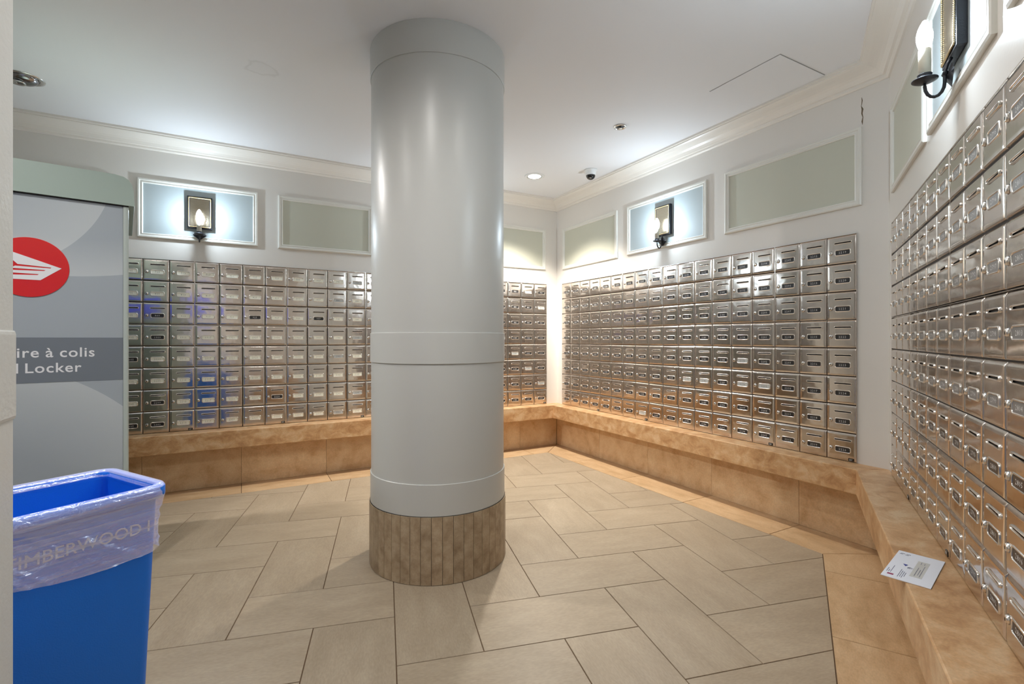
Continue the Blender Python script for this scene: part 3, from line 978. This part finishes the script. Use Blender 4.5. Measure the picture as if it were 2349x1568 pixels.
OA2 = Vector((X0, FW)); OB2 = Vector((RW, YA - GB)); OC2 = BC + CD * GC - CN * WO
A_units = [(-2, 1, 'beside the grey parcel locker', True), (2, 5, 'second from the parcel locker', True), (6, 9, 'just left of the column', True),
           (10, 13, 'cut off by the column', True), (14, 17, 'hidden behind the column', True), (18, 21, 'between the column and the room corner', True)]
for c0, c1, s_, pl in A_units:
    bank('upper three-row steel mailbox bank on back wall ' + s_, OA2, RA, c0, c1, 0, 2, numA, kindA, False)
    bank('lower five-row steel mailbox bank on back wall ' + s_, OA2, RA, c0, c1, 3, 7, numA, kindA, pl)
B_units = [(0, 3, 'nearest the room corner', True), (4, 7, 'second from the room corner', True), (8, 11, 'in the middle of the run', False),
           (12, 14, 'second from the white corner strip', True), (15, 17, 'beside the white corner strip', True)]
for c0, c1, s_, pl in B_units:
    bank('upper three-row steel mailbox bank on right wall ' + s_, OB2, RB_, c0, c1, 0, 2, numB, kindB, False)
    bank('lower five-row steel mailbox bank on right wall ' + s_, OB2, RB_, c0, c1, 3, 7, numB, kindB, pl)
C_units = [(0, 2, 'narrowest, beside the white corner strip', True), (3, 6, 'second from the white corner strip', True), (7, 10, 'nearest, above the white envelope', True), (11, 14, 'beyond the right picture edge', True)]
for c0, c1, s_, pl in C_units:
    bank('upper three-row steel mailbox bank on near right wall, ' + s_, OC2, RC, c0, c1, 0, 2, numC, kindC, False)
    bank('lower five-row steel mailbox bank on near right wall, ' + s_, OC2, RC, c0, c1, 3, 7, numC, kindC, pl)

# ================================================================== CEILING FITTINGS
def downlight(label, x, y, lit, energy=LAMP_DOWN, col=LAMP_DOWN_COL, spot=165, blend=1.0):
    t = thing('recessed_downlight', label, 'downlight', (x, y, CEIL), 0, 'recessed ceiling downlights')
    mb = MB(); mb.lathe([(0.064, -0.001), (0.068, -0.006), (0.078, -0.006), (0.087, -0.003), (0.088, 0.0), (0.064, 0.0)], 'white_plastic' if lit else 'chrome', n=40, caps=False); mb.build('trim_ring', t)
    if lit:
        mb = MB(); mb.lathe([(0.0645, -0.0005), (0.0645, -0.005), (0.060, -0.006), (0.058, -0.002)], 'chrome_dark', n=40, caps=False); mb.build('reflector', t)
        mb = MB(); mb.lathe([(0.059, -0.0010), (0.050, -0.006), (0.025, -0.010), (0.002, -0.011)], 'lamp_glow', n=32); mb.build('lamp_lens', t)
        ld = bpy.data.lights.new('downlight_beam', 'SPOT'); ld.energy = energy; ld.color = col
        ld.spot_size = math.radians(spot); ld.spot_blend = blend; ld.shadow_soft_size = 0.05
        link('downlight_beam', ld, t, (0, 0, -0.03))
    else:
        # gimbal eyeball turned away, dark chrome
        bm = bmesh.new(); bmesh.ops.create_uvsphere(bm, u_segments=28, v_segments=14, radius=0.062)
        bmesh.ops.delete(bm, geom=[q for q in bm.verts if q.co.z > 0.005], context='VERTS')
        for q in bm.verts: q.co.z = q.co.z * 0.55 - 0.001
        mb = MB(); mb.addbm(bm, 'chrome_dark', True); mb.build('eyeball', t)
        mb = MB(); mb.lathe([(0.030, -0.003), (0.033, -0.010), (0.028, -0.012), (0.022, -0.004)], 'chrome', n=24, c=(-0.020, -0.012, -0.028)); mb.build('lamp_rim', t)
    return t
downlight('lit recessed downlight in the ceiling near the room corner', 14.67 * U, 23.88 * U, True, energy=LAMP_DOWN * 2.9, col=(1.0, 0.925, 0.82), spot=112, blend=0.75)
eye = downlight('dark chrome eyeball downlight at the left above the locker', -6.83 * U, 23.74 * U, False)
ld = bpy.data.lights.new('eyeball_beam', 'SPOT'); ld.energy = LAMP_DOWN * 1.0; ld.color = LAMP_DOWN_COL
ld.spot_size = math.radians(95); ld.spot_blend = 0.9; ld.shadow_soft_size = 0.03
lo = link('eyeball_beam', ld, eye, (0.02, -0.012, -0.052))
lo.rotation_euler = (math.radians(-16), math.radians(-40), 0)
downlight('recessed downlight overhead, in front of the viewer', 1.6 * U, 8.8 * U, True, energy=LAMP_DOWN * 0.42)
downlight('recessed downlight overhead, by the nearest mailboxes', 7.4 * U, 6.6 * U, True, energy=LAMP_DOWN * 0.22)
downlight('recessed downlight above the blue bin, out of view', -5.5 * U, 11.5 * U, True, energy=LAMP_DOWN * 0.65)
downlight('recessed downlight in the passage behind the viewer', 2.5 * U, -7.0 * U, True, energy=LAMP_DOWN * 1.2)

t = thing('dome_camera', 'small white dome security camera on the ceiling near the corner', 'camera', (16.86 * U, 21.52 * U, CEIL))
mb = MB(); mb.lathe([(0.056, 0.0), (0.056, -0.006), (0.052, -0.010), (0.046, -0.014), (0.044, -0.040), (0.041, -0.045), (0.030, -0.046)], 'white_plastic', n=36); mb.build('housing', t)
prof = [(0.0385 * math.cos(math.radians(a)), -0.045 - 0.0385 * math.sin(math.radians(a)) * 0.95) for a in range(0, 91, 10)]
prof[-1] = (0.0008, prof[-1][1])
mb = MB(); mb.lathe(prof, 'black_gloss', n=32); dome = mb.build('dome', t)
mb = MB(); mb.lathe([(0.011, 0), (0.011, -0.004), (0.008, -0.005)], 'chrome_dark', n=16, c=(-0.018, -0.020, -0.072)); mb.build('lens', dome)

t = thing('ceiling_sprinkler', 'small round sprinkler head with dark centre in the ceiling', 'sprinkler', (14.54 * U, 16.48 * U, CEIL))
mb = MB(); mb.lathe([(0.043, 0.0), (0.043, -0.004), (0.040, -0.008), (0.031, -0.007), (0.029, 0.0)], 'chrome', n=32, caps=False); mb.build('escutcheon', t)
mb = MB(); mb.lathe([(0.030, -0.001), (0.026, -0.002), (0.001, -0.003)], 'slot_dark', n=28); mb.build('recess', t)
mb = MB(); mb.lathe([(0.004, -0.002), (0.006, -0.010), (0.013, -0.013), (0.013, -0.015), (0.002, -0.016)], 'chrome', n=20); mb.build('deflector', t)

# access hatch in the ceiling
hx0, hx1, hy0, hy1 = 15.42 * U, 18.02 * U, 9.75 * U, 12.52 * U
t = thing('access_hatch', 'square white access hatch in the ceiling beside the crown moulding', 'hatch', ((hx0 + hx1) / 2, (hy0 + hy1) / 2, CEIL))
a, b = (hx1 - hx0) / 2, (hy1 - hy0) / 2
mb = MB(); mb.box(-a, a, -b, b, -0.0012, 0.0, 'hatch_gap'); mb.build('shadow_gap', t)
mb = MB(); mb.box(-a + 0.0025, a, -b + 0.0025, b - 0.0025, -0.0036, -0.0012, 'ceiling_paint', bev=0.0008); mb.build('hatch_door', t)

# ================================================================== PARCEL LOCKER
LR = math.radians(9.5)
ld_ = Vector((math.cos(LR), math.sin(LR))); ln_ = Vector((math.sin(LR), -math.cos(LR)))   # along the panel / out of it
# right-hand end of the panel
LCR = Vector((-0.4487, 2.7729))
LW, LDp = 0.80, 0.78
LH = HC + 0.60                          # underside of the cap
t = thing('parcel_locker', 'tall grey parcel locker with green cap and red round emblem', 'locker', (LCR.x, LCR.y, 0), LR)
mb = MB(); mb.box(-LW, -0.002, 0.004, LDp, 0.03, LH + 0.01, 'locker_green', bev=0.004); mb.build('body', t)
mb = MB(); mb.box(-LW, 0.006, 0.02, LDp, 0.0, 0.05, 'dark_gap'); mb.build('plinth', t)
mb = MB(); mb.box(-LW + 0.02, -0.0195, 0.0, 0.005, 0.06, LH + 0.005, 'locker_print'); mb.build('printed_panel', t)
# rounded edge post
mb = MB(); 
pp = [(-0.0190, 0.012), (-0.0190, -0.004), (-0.010, -0.005), (-0.004, -0.002), (-0.0005, 0.005), (0.0005, 0.014), (0.0005, 0.05), (-0.010, 0.05)]
mb.prism([Vector(q) for q in pp], 0.05, LH + 0.004, 'locker_edge'); mb.build('edge_post', t)
# cap, a rounded hood that overhangs to the right
cp = []
ch = 0.132
mb = MB()
prof = [(-LW - 0.01, 0.0), (0.020, 0.0), (0.021, 0.004), (0.018, 0.068), (0.012, 0.096), (0.0, 0.116), (-0.018, 0.127), (-0.05, ch), (-LW - 0.01, ch)]
v = []; f = []; n = len(prof)
for y_ in (-0.016, LDp + 0.01):
    for x_, z_ in prof: v.append((x_, y_, LH + z_))
for i in range(n):
    j = (i + 1) % n
    f.append((i, j, n + j, n + i))
f.append(tuple(range(n))); f.append(tuple(range(n, 2 * n))[::-1])
mb.add(v, f, 'locker_green'); mb.build('cap', t)
mb = MB(); mb.box(-LW + 0.02, -0.02, LDp - 0.001, LDp + 0.002, HC + 0.20, HC + 0.33, 'gleam_blue'); mb.build('added_blue_stripe', t)  # stripe added on the unseen back for a blue reflection in the doors
# dark seam under the cap
mb = MB(); mb.box(-LW, 0.0, -0.008, 0.003, LH - 0.004, LH, 'dark_gap'); mb.build('cap_seam', t)
# emblem
EX, EZ, ER = -0.321, HC + 0.2965, 0.1225
em = MB(); em.lathe([(ER, 0), (ER, 0.0025), (ER - 0.001, 0.003), (0.001, 0.003)], 'locker_red', n=72, smooth=False)
em.v = [(EX + x, -z - 0.0002, EZ + y) for x, y, z in em.v]
emb = em.build('emblem', t)
def poly_on(parent, name, pts, mat, y0=-0.0032, y1=-0.0042):
    mb = MB(); n = len(pts)
    v = [(x, y0, z) for x, z in pts] + [(x, y1, z) for x, z in pts]
    f = [tuple(range(n)), tuple(range(n, 2 * n))] + [(i, (i + 1) % n, n + (i + 1) % n, n + i) for i in range(n)]
    mb.add(v, f, mat)
    bm = bmesh.new(); 
    me = mb.mesh(name); bm.from_mesh(me); bmesh.ops.triangulate(bm, faces=[q for q in bm.faces if len(q.verts) > 4]); bm.to_mesh(me); bm.free()
    return link(name, me, parent)
s = ER
P = lambda x, z: (EX + x * s, EZ + z * s)
wing = [P(-0.78, 0.62), P(0.80, 0.02), P(0.27, -0.42), P(-0.86, -0.42), P(-0.86, -0.30), P(0.20, -0.25), P(0.235, -0.22), P(-0.62, -0.21), P(-0.52, -0.13), P(0.36, -0.10), P(0.40, -0.07), P(-0.44, -0.06), P(-0.34, 0.02), P(0.52, 0.0), P(0.545, 0.03), P(-0.28, 0.08)]
poly_on(emb, 'arrow_mark', wing, 'locker_white')
# dark band with lettering
mb = MB(); 
bt = HC + 0.0075; bb0 = HC - 0.180
mb.box(-LW + 0.02, -0.0195, -0.0012, 0.0, bb0, bt, 'locker_band'); bandm = mb.build('title_band', t)
def lettering(words, xr, zb):
    for q in reversed(words):
        vv, ff = WORDS[q]
        x0, x1 = min(p[0] for p in vv), max(p[0] for p in vv)
        mb = MB(); mb.add([(xr + p[0] - x1, -0.0018, zb + p[1]) for p in vv], ff, 'locker_white')
        mb.build('lettering', bandm)
        xr -= (x1 - x0) + 0.0205
lettering(['Armoire', 'à', 'colis'], -0.117, HC - 0.0745)
lettering(['Parcel', 'Locker'], -0.160, HC - 0.1385)

# ================================================================== BLUE BIN
BIN_R = math.radians(32.2)
bc_ = Vector((-0.4168, 1.256))
BL, BW, BH = 0.50, 0.2675, HC - 0.31
t = thing('recycling_bin', 'blue rectangular plastic recycling bin in the lower left corner', 'bin', (bc_.x, bc_.y, 0), BIN_R)
def rrect(hx, hy, r, z, n=5):
    pts = []
    for cx, cy, a0 in ((hx - r, hy - r, 0), (-hx + r, hy - r, 90), (-hx + r, -hy + r, 180), (hx - r, -hy + r, 270)):
        for k in range(n + 1):
            a = math.radians(a0 + 90 * k / n)
            pts.append((cx + r * math.cos(a), cy + r * math.sin(a), z))
    return pts
def loft(loops, mat, cap0=False, cap1=False, smooth=True):
    mb = MB(); m = len(loops[0]); v = [p for l in loops for p in l]; f = []
    for i in range(len(loops) - 1):
        for k in range(m):
            k2 = (k + 1) % m
            f.append((i * m + k, i * m + k2, (i + 1) * m + k2, (i + 1) * m + k))
    if cap0: f.append(tuple(range(m))[::-1])
    if cap1: f.append(tuple((len(loops) - 1) * m + k for k in range(m)))
    mb.add(v, f, mat, smooth)
    return mb
hx, hy = BL / 2, BW / 2
ins = 0.014      # rim overhang
bx_t, by_t = hx - ins, hy - ins
bx_b, by_b = hx - 0.045, hy - 0.036
mb = loft([rrect(bx_b, by_b, 0.02, 0.0), rrect(bx_b + 0.002, by_b + 0.002, 0.02, 0.01), rrect(bx_t, by_t, 0.022, BH - 0.03), rrect(bx_t, by_t, 0.022, BH - 0.02)], 'bin_blue', cap0=True)
mb.build('body', t)
mb = loft([rrect(bx_t - 0.004, by_t - 0.004, 0.02, BH - 0.02), rrect(bx_b - 0.004, by_b - 0.004, 0.018, 0.012)], 'bin_blue', cap1=True); mb.build('inner_wall', t)
mb = loft([rrect(bx_t, by_t, 0.022, BH - 0.030), rrect(hx - 0.003, hy - 0.003, 0.026, BH - 0.026), rrect(hx, hy, 0.028, BH - 0.020), rrect(hx, hy, 0.028, BH - 0.004), rrect(hx - 0.003, hy - 0.003, 0.026, BH), rrect(bx_t, by_t, 0.022, BH), rrect(bx_t - 0.004, by_t - 0.004, 0.02, BH - 0.003), rrect(bx_t - 0.004, by_t - 0.004, 0.02, BH - 0.02)], 'bin_blue'); mb.build('rim', t)
# raised lettering on the long side that faces the camera (local -y side)
vv, ff = TXT_BIN
x0_ = min(p[0] for p in vv); x1_ = max(p[0] for p in vv); y1_ = max(p[1] for p in vv)
zl = BH - 0.093
mb = MB()
tap = lambda z: by_b + (by_t - by_b) * (z / (BH - 0.03))
fx, fz = 0.222 / (x1_ - x0_), 0.0225 / y1_
mb.add([(bx_t - 0.020 + (p[0] - x1_) * fx, -tap(zl + p[1] * fz) - 0.0005 - p[2] * 0.04, zl + p[1] * fz) for p in vv], ff, 'letter_white'); mb.build('lettering', t)

# liner folded over the rim: one continuous crumpled film
def liner():
    mb = MB(); rnd = random.Random(3)
    NP = 300; per = []
    # perimeter parameter of the rim
    base = rrect(1, 1, 0.1, 0, 6)
    def ringpts(hx_, hy_, r_, n=NP):
        pts = rrect(hx_, hy_, r_, 0, 8)
        seg = [(Vector(pts[(i + 1) % len(pts)]) - Vector(pts[i])).length for i in range(len(pts))]
        tot = sum(seg); out = []; i = 0; acc = 0
        for k in range(n):
            d_ = tot * k / n
            while acc + seg[i] < d_: acc += seg[i]; i += 1
            a = Vector(pts[i]); b = Vector(pts[(i + 1) % len(pts)])
            out.append(a + (b - a) * ((d_ - acc) / seg[i]))
        return out
    rows = [(-0.0055, -0.012, 1), (-0.003, 0.0005, 0), (0.004, 0.0022, 0), (0.0125, 0.0022, 0), (0.0165, -0.003, 0), (0.0168, -0.02, 0)]
    for k_ in range(26):
        dz_ = -0.030 - 0.101 * k_ / 25
        rows.append((0.006 + 0.0085 * max(0.0, 1 - k_ / 6.0) ** 1.5, dz_, 2 if k_ < 2 else 3))
    v = []; f = []
    for off, dz, k in rows:
        z = BH + dz
        rr = ringpts(bx_t + off, by_t + off, 0.022 + max(off, -0.01))
        for i, p in enumerate(rr):
            s_ = i / NP * 2 * math.pi
            wob = 0.0
            if k >= 2:
                # diagonal tension folds running down from the corners
                rd = lambda ph, p_: (1 - abs(math.sin(ph))) ** p_
                fade = min(1.0, max(0.0, (-dz - 0.03) / 0.02))
                wob = 0.0050 * rd(4.2 * s_ + dz * 24 + 0.4, 7) + 0.0038 * rd(7.3 * s_ + dz * 46 + 1.3, 6) + 0.0030 * rd(3.1 * s_ - dz * 30 + 2.0, 9) + 0.0022 * rd(9.7 * s_ + dz * 75, 4)
                wob = wob * fade
            drop = 0.0
            if k == 3: drop = 0.010 * math.sin(2 * s_ + 0.6) + 0.004 * math.sin(5 * s_)
            tap_ = (by_t - by_b) * (-dz) / BH * 0.8 if dz < -0.03 and k == 3 else 0
            c = Vector((p.x, p.y, 0)); nrm = Vector((p.x / (bx_t), p.y / (by_t) * 0.6, 0)).normalized()
            q = c + nrm * (wob - tap_)
            v.append((q.x, q.y, z + drop))
    for r_ in range(len(rows) - 1):
        for i in range(NP):
            j = (i + 1) % NP
            f.append((r_ * NP + i, r_ * NP + j, (r_ + 1) * NP + j, (r_ + 1) * NP + i))
    mb.add(v, f, 'clear_film', True)
    o = mb.build('bin_liner', None, (bc_.x, bc_.y, 0), BIN_R)
    tag(o, 'clear plastic bag folded over the rim of the blue bin', 'bin liner')
liner()

# ================================================================== ENVELOPE
EA = math.radians(12.6)
t = thing('envelope', 'white window envelope lying on the stone ledge at right', 'envelope', (11.14 * U, 4.42 * U, ZB + 0.0005), EA)
ex, ey = 0.118, 0.0545
mb = MB(); mb.box(-ex, ex, -ey, ey, 0.0, 0.0022, 'paper', bev=0.0006); mb.build('paper', t)
def flat(name, pts, mat, z=0.0025):
    mb = MB(); mb.add([(x, y, z) for x, y in pts], [tuple(range(len(pts)))], mat); return mb

def mark(name, x0, x1, y0, y1, mat, z=0.0024):
    mb = MB(); mb.box(x0, x1, y0, y1, 0.0018, z, mat); return mb
mark('address_window', -0.071, 0.064, -0.028, -0.001, 'paper_window').build('address_window', t)
mb = MB()
for q in ((-0.060, 0.010, -0.010), (-0.052, -0.004, -0.016), (-0.060, 0.030, -0.021), (0.040, 0.058, -0.010), (0.040, 0.052, -0.018)):
    mb.box(q[0], q[1], q[2] - 0.0006, q[2] + 0.0006, 0.0022, 0.0027, 'ink_grey')
mb.build('address_lines', t)
# blue emblem: a small triangle with rays
mb = MB()
mb.add([(0.010, 0.026, 0.0026), (0.010, 0.014, 0.0026), (-0.006, 0.018, 0.0026)], [(0, 1, 2)], 'ink_blue')
for a_ in (-0.5, -0.15, 0.2, 0.55):
    c_, s_ = math.cos(a_ + 2.6), math.sin(a_ + 2.6)
    p0, p1 = Vector((-0.004 + 0.004 * c_, 0.012 - 0.004 * abs(s_))), Vector((-0.004 + 0.016 * c_, 0.010 - 0.014 * abs(s_)))
    d_ = (p1 - p0).normalized(); n_ = Vector((-d_.y, d_.x)) * 0.0009
    mb.add([(q.x, q.y, 0.0026) for q in (p0 - n_, p1 - n_, p1 + n_, p0 + n_)], [(0, 1, 2, 3)], 'ink_grey')
mb.build('printed_emblem', t)
mb = MB()
for i_, (xa, xb) in enumerate(((-0.100, -0.036), (-0.096, -0.046), (-0.100, -0.050), (-0.088, -0.056))):
    y_ = 0.0205 - 0.0042 * i_
    mb.box(xa, xb, y_ - 0.0007, y_ + 0.0007, 0.0018, 0.0024, 'ink_grey')
for i_, (xa, xb) in enumerate(((-0.080, -0.048), (-0.080, -0.060), (-0.080, -0.022))):
    y_ = 0.0480 - 0.0042 * i_
    mb.box(xa, xb, y_ - 0.0007, y_ + 0.0007, 0.0018, 0.0024, 'ink_grey')
for (xa, xb, ya, yb) in ((0.094, 0.098, 0.036, 0.046), (0.088, 0.091, 0.040, 0.048), (0.094, 0.098, 0.022, 0.032), (0.086, 0.090, 0.026, 0.034)):
    mb.box(xa, xb, ya, yb, 0.0018, 0.0024, 'ink_grey')
mb.box(-0.098, -0.088, 0.030, 0.044, 0.0018, 0.0024, 'ink_red')
mb.build('printed_lines', t)

# ================================================================== ADDED BLUE BOARD (unseen, put round the corner for a blue gleam in the steel)
t = thing('added_blue_board', 'unseen blue board added to reflect a blue streak in the third row', 'added reflection board', (-0.86, NW_Y, 1.37))
mb = MB(); mb.box(-0.50, 0.50, 0.002, 0.012, 0.0, 0.26, 'gleam_blue'); mb.build('blue_face', t)
mb = MB()
for q in ((-0.515, 0.515, -0.015, 0.0), (-0.515, 0.515, 0.26, 0.275), (-0.515, -0.50, 0.0, 0.26), (0.50, 0.515, 0.0, 0.26)):
    mb.box(q[0], q[1], 0.0, 0.018, q[2], q[3], 'white_plastic')
mb.build('board_frame', t)
